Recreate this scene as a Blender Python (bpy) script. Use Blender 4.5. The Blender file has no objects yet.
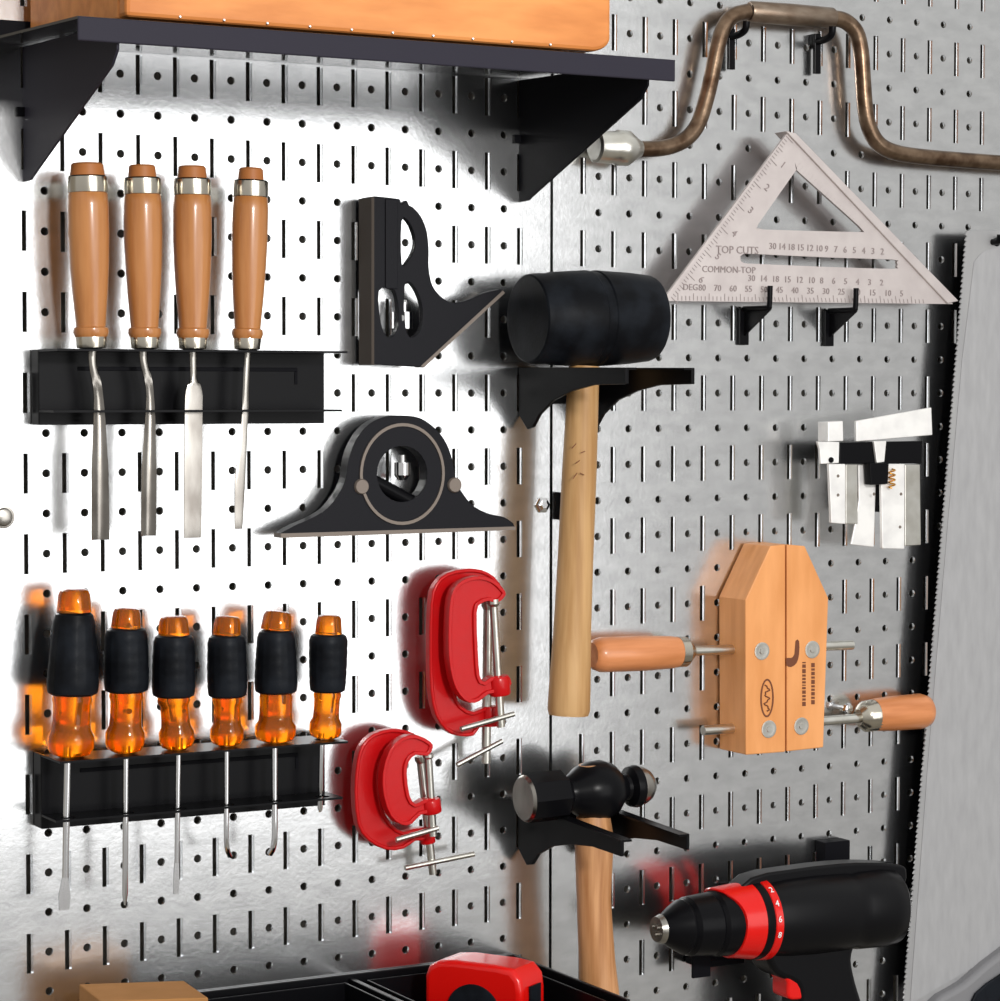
import bpy, bmesh, math, random
from mathutils import Vector, Matrix
random.seed(7)
IN = 0.0254
Z0 = 1.60                       # height of row 0 of the left panel above the floor
COL = bpy.context.scene.collection
PI = math.pi

# ---------------------------------------------------------------- camera (solved from the hole grid of the panels)
RC = [[0.87595349, -0.48239425, 0.00112807],
      [-0.01978038, -0.03825443, -0.99907224],
      [0.48198985, 0.8751185, -0.04305104]]
CAM = Vector((-0.49846077, -1.56869635, -0.200515637 + Z0))
F = 2585.3879

def at(px, py, h):
    """point seen at (px, py) of the 1000x1001 frame on the plane h inches in front of the panels"""
    v = ((px - 500) / F, (py - 500.5) / F, 1.0)
    d = Vector([sum(RC[i][j] * v[i] for i in range(3)) for j in range(3)])
    t = (-h * IN - CAM.y) / d.y
    return CAM + d * t

def W(X, row, h=0.0):
    return Vector((X * IN, -h * IN, Z0 - row * IN))

cd = bpy.data.cameras.new('camera')
cd.sensor_fit = 'HORIZONTAL'; cd.sensor_width = 36; cd.lens = F / 1000 * 36
cd.clip_start = 0.05; cd.clip_end = 50
cam = bpy.data.objects.new('camera', cd); COL.objects.link(cam)
X_, Y_, Zc = Vector(RC[0]), -Vector(RC[1]), -Vector(RC[2])
m = Matrix((X_, Y_, Zc)).transposed().to_4x4(); m.translation = CAM
cam.matrix_world = m
bpy.context.scene.camera = cam

# ---------------------------------------------------------------- materials
MATS = {}
def mat(name, base, rough=.5, metal=0.0, spec=.5, noise=None, bump=None, coat=0.0, trans=0.0, ior=1.45, emit=None, sss=0.0):
    """noise = (scale xyz, detail, second colour, lo, hi); bump = (scale, strength, distance)"""
    m = bpy.data.materials.new(name); m.use_nodes = True
    nt = m.node_tree; b = nt.nodes['Principled BSDF']
    b.inputs['Base Color'].default_value = (*base, 1)
    b.inputs['Roughness'].default_value = rough
    b.inputs['Metallic'].default_value = metal
    b.inputs['Specular IOR Level'].default_value = spec
    b.inputs['Coat Weight'].default_value = coat
    b.inputs['Coat Roughness'].default_value = .12
    b.inputs['Transmission Weight'].default_value = trans
    b.inputs['IOR'].default_value = ior
    if sss:
        b.inputs['Subsurface Weight'].default_value = sss
        b.inputs['Subsurface Scale'].default_value = .01
        b.inputs['Subsurface Radius'].default_value = (1, .4, .1)
    tc = nt.nodes.new('ShaderNodeTexCoord')
    def nz(scale, detail):
        mp = nt.nodes.new('ShaderNodeMapping'); mp.inputs['Scale'].default_value = scale
        nt.links.new(tc.outputs['Object'], mp.inputs['Vector'])
        n = nt.nodes.new('ShaderNodeTexNoise'); n.inputs['Scale'].default_value = 1; n.inputs['Detail'].default_value = detail
        nt.links.new(mp.outputs['Vector'], n.inputs['Vector']); return n
    if noise:
        n = nz(noise[0], noise[1])
        r = nt.nodes.new('ShaderNodeValToRGB')
        r.color_ramp.elements[0].position = noise[3]; r.color_ramp.elements[1].position = noise[4]
        r.color_ramp.elements[0].color = (*noise[2], 1); r.color_ramp.elements[1].color = (*base, 1)
        nt.links.new(n.outputs['Fac'], r.inputs['Fac']); nt.links.new(r.outputs['Color'], b.inputs['Base Color'])
    if bump:
        n = nz(bump[0] if isinstance(bump[0], tuple) else (bump[0],) * 3, 3)
        bp = nt.nodes.new('ShaderNodeBump'); bp.inputs['Strength'].default_value = bump[1]; bp.inputs['Distance'].default_value = bump[2]
        nt.links.new(n.outputs['Fac'], bp.inputs['Height']); nt.links.new(bp.outputs['Normal'], b.inputs['Normal'])
    MATS[name] = m
    return m

mat('galvanized', (.80, .81, .82), .20, 1.0, noise=((45, 45, 90), 4, (.70, .71, .72), .35, .65), bump=((300, 300, 300), .10, .0004))
mat('black_powder', (.006, .006, .008), .5, 0, .06, bump=(900, .15, .0003))
mat('shelf_powder', (.030, .028, .040), .5, 0, .10, bump=(900, .15, .0003))
mat('black_satin', (.004, .004, .005), .28, 0, .12)
mat('board_gloss', (.005, .005, .006), .16, 0, .6)
mat('bright_steel', (.93, .92, .90), .42, .35, .5, noise=((60, 60, 60), 4, (.78, .77, .76), .3, .6))
mat('black_rubber', (.004, .0045, .006), .42, 0, .10, noise=((40, 40, 40), 4, (.010, .012, .016), .4, .6), bump=(500, .2, .0004))
mat('black_plastic', (.003, .003, .004), .32, 0, .22)
mat('dark_iron', (.010, .010, .013), .45, .0, .14, bump=(700, .25, .0004))
mat('ground_edge', (.20, .165, .14), .5, .3)
mat('dark_brown_side', (.075, .062, .052), .6, 0, .1)  # darker brown than the ground edges, for the square head's left face
mat('steel', (.40, .38, .35), .26, 1.0, noise=((60, 60, 25), 3, (.22, .20, .18), .3, .62))
mat('chrome', (.85, .85, .86), .10, 1.0)
mat('zinc', (.78, .77, .72), .28, 1.0, noise=((70, 70, 70), 3, (.6, .58, .52), .3, .7))
mat('ferrule', (.58, .54, .46), .20, 1.0)
mat('aged_steel', (.24, .165, .11), .30, .9, noise=((80, 80, 80), 5, (.10, .058, .035), .35, .62), bump=(400, .2, .0004))
mat('aged_steel_sleeve', (.34, .27, .21), .38, .9, noise=((60, 150, 150), 5, (.19, .13, .09), .3, .7))
mat('aluminium', (.62, .565, .55), .45, .5, noise=((60, 60, 60), 4, (.54, .485, .475), .3, .7))
mat('engraving', (.30, .25, .245), .7)
mat('chisel_wood', (.54, .23, .075), .30, 0, .45, noise=((130, 130, 14), 5, (.42, .155, .042), .32, .6), coat=.4)
mat('chisel_cap_wood', (.46, .16, .045), .5, 0, .4, noise=((120, 120, 30), 4, (.48, .18, .05), .3, .65))
mat('mallet_wood', (.58, .35, .155), .5, 0, .4, noise=((130, 130, 9), 5, (.40, .21, .075), .32, .62))
mat('hammer_wood', (.64, .33, .15), .42, 0, .5, noise=((150, 150, 9), 5, (.40, .17, .06), .32, .6), coat=.2)
mat('clamp_wood', (.82, .37, .14), .45, 0, .3, noise=((50, 90, 12), 5, (.68, .28, .09), .32, .62), coat=.05)
mat('clamp_handle_wood', (.72, .28, .11), .38, 0, .5, noise=((14, 120, 120), 5, (.50, .17, .05), .3, .65), coat=.3)
mat('crate_wood', (.80, .31, .085), .5, 0, .4, noise=((14, 90, 60), 5, (.60, .20, .045), .32, .62), coat=.1)
mat('burn_mark', (.16, .05, .02), .7)
mat('amber', (1.0, .27, .006), .05, 0, .6, trans=.85, ior=1.35)
mat('red_paint', (.52, .003, .005), .32, 0, .25, noise=((90, 90, 90), 3, (.50, .006, .008), .3, .6), coat=.12, bump=(220, .3, .0006))
mat('red_plastic', (.70, .006, .004), .25, 0, .4, coat=.15)
mat('brass', (.80, .42, .08), .25, 1.0)
mat('cardboard', (.44, .21, .075), .8, 0, .2, noise=((40, 40, 40), 3, (.38, .18, .06), .3, .7))
mat('saw_steel', (.42, .42, .42), .45, .35, .4, noise=((60, 60, 14), 5, (.35, .35, .36), .3, .7))
mat('saw_face', (.41, .41, .42), .55, .2, .3, noise=((160, 160, 40), 5, (.355, .355, .365), .3, .7))
mat('saw_grip', (.20, .20, .21), .5)
mat('white_print', (.85, .85, .85), .5)
mat('drywall', (.30, .28, .24), .9, noise=((6, 6, 6), 4, (.24, .22, .19), .3, .7))

# ---------------------------------------------------------------- mesh helpers
def frame(axis, up=None):
    a = axis.normalized()
    u = up if up is not None else (Vector((0, 0, 1)) if abs(a.z) < .9 else Vector((0, -1, 0)))
    x = u.cross(a)
    if x.length < 1e-6: x = Vector((1, 0, 0)).cross(a)
    x.normalize(); y = a.cross(x).normalized()
    return x, y, a

class MB:
    def __init__(s): s.bm = bmesh.new()
    def prism(s, pts, ext, holes=()):
        bm = s.bm
        loops = [list(pts)] + [list(h) for h in holes]
        edges = []; fronts = []
        for lp in loops:
            vs = [bm.verts.new(p) for p in lp]; fronts.append(vs)
            for i in range(len(vs)): edges.append(bm.edges.new((vs[i], vs[(i + 1) % len(vs)])))
        if len(loops) == 1:
            faces = [bm.faces.new(fronts[0])]
        else:
            r = bmesh.ops.triangle_fill(bm, use_beauty=True, use_dissolve=False, edges=edges)
            faces = [g for g in r['geom'] if isinstance(g, bmesh.types.BMFace)]
        back = {}
        for vs in fronts:
            for v in vs: back[v] = bm.verts.new(v.co + ext)
        for f in faces: bm.faces.new([back[v] for v in reversed(f.verts)])
        for vs in fronts:
            for i in range(len(vs)):
                a, b = vs[i], vs[(i + 1) % len(vs)]
                bm.faces.new((a, b, back[b], back[a]))
        return s
    def box(s, a, b):
        """axis-aligned box between two corners"""
        lo = Vector([min(a[i], b[i]) for i in range(3)]); hi = Vector([max(a[i], b[i]) for i in range(3)])
        p = [Vector((lo.x, lo.y, lo.z)), Vector((hi.x, lo.y, lo.z)), Vector((hi.x, lo.y, hi.z)), Vector((lo.x, lo.y, hi.z))]
        return s.prism(p, Vector((0, hi.y - lo.y, 0)))
    def tube(s, pts, r, seg=16, caps=True, flat=1.0):
        bm = s.bm; n = len(pts); rr = r if isinstance(r, (list, tuple)) else [r] * n
        rings = []; x = None
        for i, p in enumerate(pts):
            t = (pts[min(i + 1, n - 1)] - pts[max(i - 1, 0)]).normalized()
            if x is None: x, y, _ = frame(t)
            else:
                x = (x - t * x.dot(t)).normalized(); y = t.cross(x)
            rings.append([bm.verts.new(p + (x * math.cos(2 * PI * k / seg) + y * math.sin(2 * PI * k / seg) * flat) * rr[i]) for k in range(seg)])
        for i in range(n - 1):
            for k in range(seg):
                k2 = (k + 1) % seg
                bm.faces.new((rings[i][k], rings[i][k2], rings[i + 1][k2], rings[i + 1][k]))
        if caps:
            bm.faces.new(list(reversed(rings[0]))); bm.faces.new(rings[-1])
        return s
    def lathe(s, p0, p1, prof, seg=28, mod=None, up=None):
        """prof = [(t 0..1 along p0->p1, radius m)]"""
        bm = s.bm; d = p1 - p0; x, y, a = frame(d, up); rings = []
        for t, r in prof:
            c = p0 + d * t
            if r < 1e-6: rings.append([bm.verts.new(c)]); continue
            ring = []
            for k in range(seg):
                th = 2 * PI * k / seg; rk = r * (mod(th, t) if mod else 1)
                ring.append(bm.verts.new(c + (x * math.cos(th) + y * math.sin(th)) * rk))
            rings.append(ring)
        for i in range(len(rings) - 1):
            A, B = rings[i], rings[i + 1]
            for k in range(seg):
                k2 = (k + 1) % seg
                if len(A) == 1 and len(B) == 1: continue
                if len(A) == 1: bm.faces.new((A[0], B[k2], B[k]))
                elif len(B) == 1: bm.faces.new((A[k], A[k2], B[0]))
                else: bm.faces.new((A[k], A[k2], B[k2], B[k]))
        if len(rings[0]) > 1: bm.faces.new(list(reversed(rings[0])))
        if len(rings[-1]) > 1: bm.faces.new(rings[-1])
        return s
    def build(s, name, material, parent=None, smooth=False, bevel=0, seg=2, label=None, kind=None, fix=True, angle=35):
        bm = s.bm
        if fix: bmesh.ops.recalc_face_normals(bm, faces=bm.faces)
        off = root_loc(parent) if parent else Vector((0, 0, 0))
        if off.length: bmesh.ops.translate(bm, vec=-off, verts=bm.verts)
        me = bpy.data.meshes.new(name); bm.to_mesh(me); bm.free()
        me.materials.append(MATS[material])
        if smooth:
            for p in me.polygons: p.use_smooth = True
            me.set_sharp_from_angle(angle=math.radians(angle))
        o = bpy.data.objects.new(name, me); COL.objects.link(o)
        if parent: o.parent = parent
        if bevel:
            b = o.modifiers.new('bevel', 'BEVEL'); b.width = bevel; b.segments = seg; b.limit_method = 'ANGLE'; b.angle_limit = math.radians(40)
        if label: o['label'] = label
        if kind: o['kind'] = kind
        return o

ROOT = {}
def root_loc(o):
    while o.parent: o = o.parent
    return ROOT.get(o.name, Vector((0, 0, 0)))

def thing(name, label, cat, loc, group=None):
    o = bpy.data.objects.new(name, None); COL.objects.link(o)
    o.empty_display_size = .02; o.location = loc; ROOT[o.name] = Vector(loc)
    o['label'] = label; o['category'] = cat
    if group: o['group'] = group
    return o

def copy_tree(o, parent=None):
    c = o.copy(); COL.objects.link(c)
    if parent: c.parent = parent
    for ch in list(o.children): copy_tree(ch, c)
    return c

def pl(h, *xy):
    """pixel outline on the plane at h"""
    return [at(xy[i], xy[i + 1], h) for i in range(0, len(xy), 2)]

def smooth_loop(pts, n=4, closed=True):
    out = []; N = len(pts)
    rng = range(N) if closed else range(N - 1)
    for i in rng:
        p0 = pts[(i - 1) % N] if closed or i > 0 else pts[0]
        p1 = pts[i]; p2 = pts[(i + 1) % N]
        p3 = pts[(i + 2) % N] if closed or i + 2 < N else pts[-1]
        for k in range(n):
            t = k / n
            out.append(.5 * ((2 * p1) + (p2 - p0) * t + (2 * p0 - 5 * p1 + 4 * p2 - p3) * t * t + (3 * p1 - p0 - 3 * p2 + p3) * t ** 3))
    if not closed: out.append(pts[-1])
    return out

def circ(c, r, seg=24, rx=1):
    return [c + Vector((math.cos(2 * PI * k / seg) * r * rx, 0, math.sin(2 * PI * k / seg) * r)) for k in range(seg)]

BACK = lambda inch: Vector((0, inch * IN, 0))
FWD = lambda inch: Vector((0, -inch * IN, 0))

def text_mesh(body, size, origin, xdir, updir, name, material, parent, align='LEFT', depth=.0002, sy=1.0, kind=None):
    cu = bpy.data.curves.new(name, 'FONT'); cu.body = body; cu.size = size; cu.align_x = align; cu.extrude = depth
    cu.resolution_u = 2
    to = bpy.data.objects.new(name, cu); COL.objects.link(to)
    bpy.context.view_layer.update()
    dg = bpy.context.evaluated_depsgraph_get()
    me = bpy.data.meshes.new_from_object(to.evaluated_get(dg))
    bpy.data.objects.remove(to); bpy.data.curves.remove(cu)
    x = xdir.normalized(); y = updir.normalized(); z = x.cross(y)
    M = Matrix((x, y * sy, z)).transposed().to_4x4(); M.translation = origin - root_loc(parent)
    me.transform(M); me.materials.clear(); me.materials.append(MATS[material]); me.name = name
    o = bpy.data.objects.new(name, me); COL.objects.link(o); o.parent = parent
    return o

# ---------------------------------------------------------------- the setting
w = MB(); w.box(Vector((-1.2, .020, 0)), Vector((2.4, .16, 2.6)))
w.build('wall_back', 'drywall', kind='structure')
w = MB(); w.box(Vector((-1.2, -3.2, -.05)), Vector((2.4, .16, 0)))
w.build('floor', 'drywall', kind='structure')

def panel(X0, row0, row1, label, slot_rows, hole_rows, slots, name='pegboard_panel', group=None, half_top=False):
    """sheet steel panel 16in wide, round holes 1in apart, vertical slots between them"""
    root = thing(name, label, 'pegboard', W(X0 + 8, (row0 + row1) / 2, 0), group)
    T = .0016
    bm = bmesh.new(); cache = {}
    def V(x, r):
        k = (round(x, 4), round(r, 4))
        if k not in cache: cache[k] = bm.verts.new(W(x, r, 0))
        return cache[k]
    sw = .088                                       # half the slot width in inches
    g = .045
    xs = [X0 + g] + sum([[X0 + k - sw, X0 + k + sw] for k in range(1, 16)], []) + [X0 + 16 - g]
    rows = sorted(set([row0, row1] + [r for q in hole_rows for r in (q - .5, q + .5) if row0 < r < row1]))
    hr = .105
    for j in range(len(rows) - 1):
        a, b = rows[j], rows[j + 1]; mid = (a + b) / 2; full = abs(b - a - 1) < 1e-3
        for i in range(len(xs) - 1):
            x0, x1 = xs[i], xs[i + 1]; narrow = (i % 2 == 1)
            if narrow:
                if any(abs(mid - s) < .5 for s in slot_rows) and (full or half_top):
                    continue
                bm.faces.new((V(x0, b), V(x1, b), V(x1, a), V(x0, a)))
            elif full and 0 < i < len(xs) - 2 and any(abs(mid - q) < .02 for q in hole_rows):
                cx = (x0 + x1) / 2; seg = 16; ring = []; outer = []
                for k in range(seg):
                    th = 2 * PI * (k + .5) / seg
                    ring.append(bm.verts.new(W(cx + hr * math.cos(th), mid + hr * math.sin(th), 0)))
                corners = [V(x1, b), V(x0, b), V(x0, a), V(x1, a)]   # quadrants in row-down sense
                for q in range(4):
                    c = corners[q]; s = q * 4
                    idx = [(s + k) % seg for k in range(4)]
                    for k in range(3): bm.faces.new((c, ring[idx[k]], ring[idx[k + 1]]))
                    bm.faces.new((c, ring[idx[3]], ring[(idx[3] + 1) % seg], corners[(q + 1) % 4]))
            else:
                bm.faces.new((V(x0, b), V(x1, b), V(x1, a), V(x0, a)))
    bmesh.ops.recalc_face_normals(bm, faces=bm.faces)
    fs = list(bm.faces)
    if sum(f.normal.y for f in fs) > 0: bmesh.ops.reverse_faces(bm, faces=fs)
    be = [e for e in bm.edges if len(e.link_faces) == 1]
    r = bmesh.ops.extrude_edge_only(bm, edges=be)
    nv = [v for v in r['geom'] if isinstance(v, bmesh.types.BMVert)]
    bmesh.ops.translate(bm, vec=Vector((0, T, 0)), verts=nv)
    for v in nv:                                     # punched edges slope inwards
        x = v.co.x / IN - X0; r_ = (Z0 - v.co.z) / IN
        k = round(x)
        if 0 < k < 16 and abs(abs(x - k) - sw) < .004 and row0 + .1 < r_ < row1 - .1:
            v.co.x = (X0 + k + (x - k) * .50) * IN
        else:
            cx, cr = math.floor(x) + .5, round(r_)
            if abs(math.hypot(x - cx, r_ - cr) - hr) < .02:
                v.co.x = (X0 + cx + (x - cx) * .68) * IN; v.co.z = Z0 - (cr + (r_ - cr) * .68) * IN
    mb = MB(); mb.bm.free(); mb.bm = bm
    sheet = mb.build('sheet', 'galvanized', root, fix=False)
    # the folded flanges at both sides
    for nm, xe in (('side_flange', X0 + g + .03), ('side_flange', X0 + 16 - g - .03)):
        f = MB(); f.box(W(xe - .02, row0, -.07), W(xe + .02, row1, -.80)); f.build(nm, 'galvanized', root)
    return root

def rng(a, b, s=1):
    out = []
    while a <= b: out.append(a); a += s
    return out
pL = panel(0, -.62, 24.6, 'left galvanized steel pegboard panel, bright, under the black shelf', rng(0, 24, 2), rng(0, 24), None)
panel(0, -8.5, -.66, 'galvanized steel pegboard panel above the shelf behind the wooden box', rng(-8, -2, 2) , rng(-8, -1), None)
pR = panel(16, -6.6, 27.4, 'right galvanized steel pegboard panel, greyer, behind the triangle square', rng(-6, 26, 2), rng(-6, 27), None)

def screw(parent, px, py, r, lab=None):
    c = at(px, py, 0)
    m_ = MB(); m_.lathe(c + FWD(.005), c + FWD(.16), [(0, r * 1.25), (.25, r * 1.25), (.3, r), (.85, r * .85), (1, r * .5)], seg=6 if lab else 20)
    o = m_.build('screw', 'chrome' if lab else 'steel', parent, smooth=not lab)
screw(pL, 3, 517, .0058)
screw(pL, 542, 505, .0048, 'hex')
s_ = MB(); s_.box(at(556, 492, .02), at(562, 520, .3)); s_.build('seam_clip', 'black_powder', pR)

# ---------------------------------------------------------------- shelf
t = thing('wall_shelf', 'black steel shelf with two triangular brackets under the wooden box', 'shelf', W(8, -.6, 0))
SH0, SHF = -.62, -.36
m_ = MB()
a = [W(0, SH0, .02), W(15.7, SH0, .02), W(15.7, SHF, 6.7), W(0, SHF, 6.7)]
m_.prism(a, Vector((0, 0, -.0016))); m_.build('shelf_board', 'board_gloss', t)
m_ = MB(); m_.box(W(0, SHF, 6.72), W(15.7, .18, 6.64)); m_.build('front_lip', 'shelf_powder', t, bevel=.0008)
m_ = MB(); m_.box(W(.0, SH0, .10), W(15.9, -1.12, .03)); m_.build('back_lip', 'black_powder', t)
for bx, matn in ((1, 'shelf_powder'), (15, 'black_powder')):
    m_ = MB(); x = bx
    prof = [(.0, -.5), (6.55, -.3), (6.55, .30), (6.2, .62), (.62, 2.72), (.5, 2.78), (0, 2.80)]
    m_.prism([W(x - .03, r, h) for h, r in prof], Vector((.0016, 0, 0)))
    br = m_.build('bracket', matn, t)
    m_ = MB(); m_.box(W(x - .22, .98, .03), W(x + .12, 1.2, .12)); m_.build('locking_tab', 'black_powder', br)
    m_ = MB(); m_.prism([W(x, -.42, .1), W(x + .5, -.42, .1), W(x + .5, -.36, 6.4), W(x, -.36, 6.4)], Vector((0, 0, -.0012))); m_.build('top_flange', 'black_powder', br)

# wooden box on the shelf
t = thing('wooden_box', 'orange wooden box with a rounded corner standing on the black shelf', 'box', W(7.5, SHF, 3))
zb = lambda p: p
fl = at(126, 14, 6.35); fr = at(611, 47, 6.35)
rowb = SHF - .13
rbk = SH0 - .13
hgt = 6.0
f0x = fl.x / IN; f1x = fr.x / IN
# footprint corners (inches): front-left, front-right, back-right, back-left
bx0 = at(30, 15, .45).x / IN
n = 8; out = [W(f0x, rowb - hgt, 6.35), W(f1x, rowb - hgt, 6.35)]
rc = .55
for k in range(n + 1):
    th = -k / n * PI / 2
    out.append(W(f1x - rc + rc * math.cos(th), rowb - .35 - rc * 0 - (.0) + .35 * (-math.sin(th)) * 1.0, 6.35))
out.append(W(f0x, rowb, 6.35))
m_ = MB(); m_.prism(out, BACK(.5)); m_.build('front_board', 'crate_wood', t, bevel=.0025)
m_ = MB(); m_.prism([W(f0x + .0, rowb, 5.84), W(f0x + .5, rowb, 5.84), W(bx0 + .5, rbk, .45), W(bx0, rbk, .45)], Vector((0, 0, hgt * IN))); m_.build('side_board', 'crate_wood', t, bevel=.001)
m_ = MB(); m_.prism([W(f1x - .9, rowb, 5.84), W(f1x - .4, rowb, 5.84), W(f1x - .4, rbk, .45), W(f1x - .9, rbk, .45)], Vector((0, 0, hgt * IN))); m_.build('side_board', 'crate_wood', t, bevel=.001)
m_ = MB(); m_.prism([W(f0x + .51, rowb, 5.84), W(f1x - .91, rowb, 5.84), W(f1x - .91, rbk, .45), W(bx0 + .52, rbk, .45)], Vector((0, 0, .2 * IN))); m_.build('bottom_board', 'crate_wood', t)
for k in range(11):
    xx = f0x + 1.3 + k * 1.08
    if xx > f1x - 1: break
    m_ = MB(); m_.lathe(W(xx, rowb - .07, 6.345), W(xx, rowb - .07, 6.38), [(0, .0009), (.6, .0009), (1, .0005)], seg=10); m_.build('nail', 'chrome', t, smooth=True)

# ---------------------------------------------------------------- tool racks
def rack(label):
    R = 6.93
    t = thing('tool_rack', label, 'tool rack', W(5, R + .9, 0), 'slotted black tool racks')
    x0, x1 = 1.12, 8.84
    m_ = MB()
    m_.box(W(x0, R, .60), W(x1, R + 1.86, .55))
    m_.box(W(x0, R, .55), W(x0 + .06, R + 1.86, .03)); m_.box(W(x1 - .06, R, .55), W(x1, R + 1.86, .03))
    m_.build('back_plate', 'black_satin', t, bevel=.0004)
    holes = 7
    for nm, rr, x1b, hf in (('upper_shelf', R, x1, 2.0), ('lower_shelf', R + 1.49, x1, 1.68)):
        m_ = MB()
        outer = [W(x0, rr, .61), W(x0, rr, hf), W(x1b, rr, hf), W(x1b, rr, .61)]
        hl = []
        for xc in RX:
            hl.append([W(xc + .2 * math.cos(q), rr, 1.38 + .2 * math.sin(q)) for q in [2 * PI * k / 14 for k in range(14)]])
        m_.prism(outer, Vector((0, 0, -.0014)), hl)
        m_.build(nm, 'black_satin', t)
    # pressed slot on the plate
    m_ = MB(); m_.box(W(x0 + 1.0, R + .42, .60), W(x0 + 6.95, R + .52, .625)); m_.box(W(x0 + 6.87, R + .52, .60), W(x0 + 6.95, R + .85, .625))
    m_.build('pressed_rib', 'black_powder', t, bevel=.0003)
    return t, R

# positions along the rack where the tools pass (inches)
CH = [  # handle top px, bottom px (body), etc: top x, y ; bottom x, y ; half width px ; cap
    dict(tx=87, ty=163, bx=91.5, by=347, w=21.0, cap=18, lab='broad wooden chisel handle, leftmost of the four, with a curved gouge blade', blade='gouge', bl=[(93, 347), (93, 365), (98.5, 398), (100, 470), (100.5, 540)], bw=[4.5, 4, 5, 9.0, 9.6]),
    dict(tx=142, ty=165, bx=145, by=347, w=19.5, cap=14.5, lab='', blade='gouge', bl=[(143.5, 347), (144, 362), (150, 396), (149, 470), (148.5, 536)], bw=[4.5, 4, 4, 8, 8]),
    dict(tx=192, ty=166, bx=193, by=347, w=19.5, cap=15, lab='', blade='flat', bl=[(193, 347), (193.5, 378), (193.5, 396), (193, 470), (192.5, 538)], bw=[4, 3.5, 9.3, 9.6, 9.2]),
    dict(tx=251, ty=168, bx=247, by=346, w=18.0, cap=13, lab='', blade='slim', bl=[(248, 346), (246, 385), (244, 430), (240, 480), (238.5, 529)], bw=[3.5, 3.2, 3.4, 5.5, 4.0]),
]
CH[0]['lab'] = 'wood handled gouge with cranked blade, leftmost in the chisel rack'
CH[1]['lab'] = 'wood handled chisel with cranked narrow blade, second from left in the rack'
CH[2]['lab'] = 'wood handled chisel with straight wide flat blade, third from left in the rack'
CH[3]['lab'] = 'slim wood handled chisel with thin blade, rightmost of the four chisels'
HC = 1.38
RX = [at(c['bx'], 347, HC).x / IN for c in CH]
SD = [ # shaft x px, cap(x0,x1,y0), grip(x0,x1 top; x0,x1 bottom; y0,y1), low(x0,x1,y1), tip y, kind
    dict(c=(56.5, 91.7, 589), g=(54, 95, 46, 99, 610, 695), l=(46, 94.5, 756), s=(68, 64.5, 910), k='flat', sw=3.6),
    dict(c=(112, 142, 608), g=(105, 147, 104, 149, 626, 692), l=(104.5, 144.5, 754), s=(126, 125, 905), k='cross', sw=3.0),
    dict(c=(158, 189, 616), g=(154, 194, 152, 195, 633, 697), l=(160, 195.5, 747), s=(178.5, 176.5, 894), k='flat', sw=2.8),
    dict(c=(214, 242, 616), g=(208, 245, 208, 247, 633, 697), l=(210, 243.5, 745), s=(226.5, 230, 856), k='cross', sw=2.6),
    dict(c=(263, 293, 611), g=(258, 294, 255, 297, 628, 693), l=(255, 295.5, 745), s=(274.5, 270, 854), k='cross', sw=3.0),
    dict(c=(316, 342, 615), g=(310, 347, 310, 345, 632, 692), l=(309, 340.5, 742), s=(322, 320, 812), k='stub', sw=2.6),
]
chisel_rack, R1 = rack('black slotted metal rack holding the four wood handled chisels')
RXs = [at(d['s'][0], 750, HC).x / IN for d in SD]
RX = RXs
rack2, _ = rack('black slotted metal rack holding the six amber screwdrivers')
rack2.location.z -= 10 * IN
RK1, RK2 = 6.93, 16.93

def px_m(h, py=500, px=300):           # metres per pixel across at depth h near a pixel
    return (at(px + 1, py, h) - at(px, py, h)).length

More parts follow.
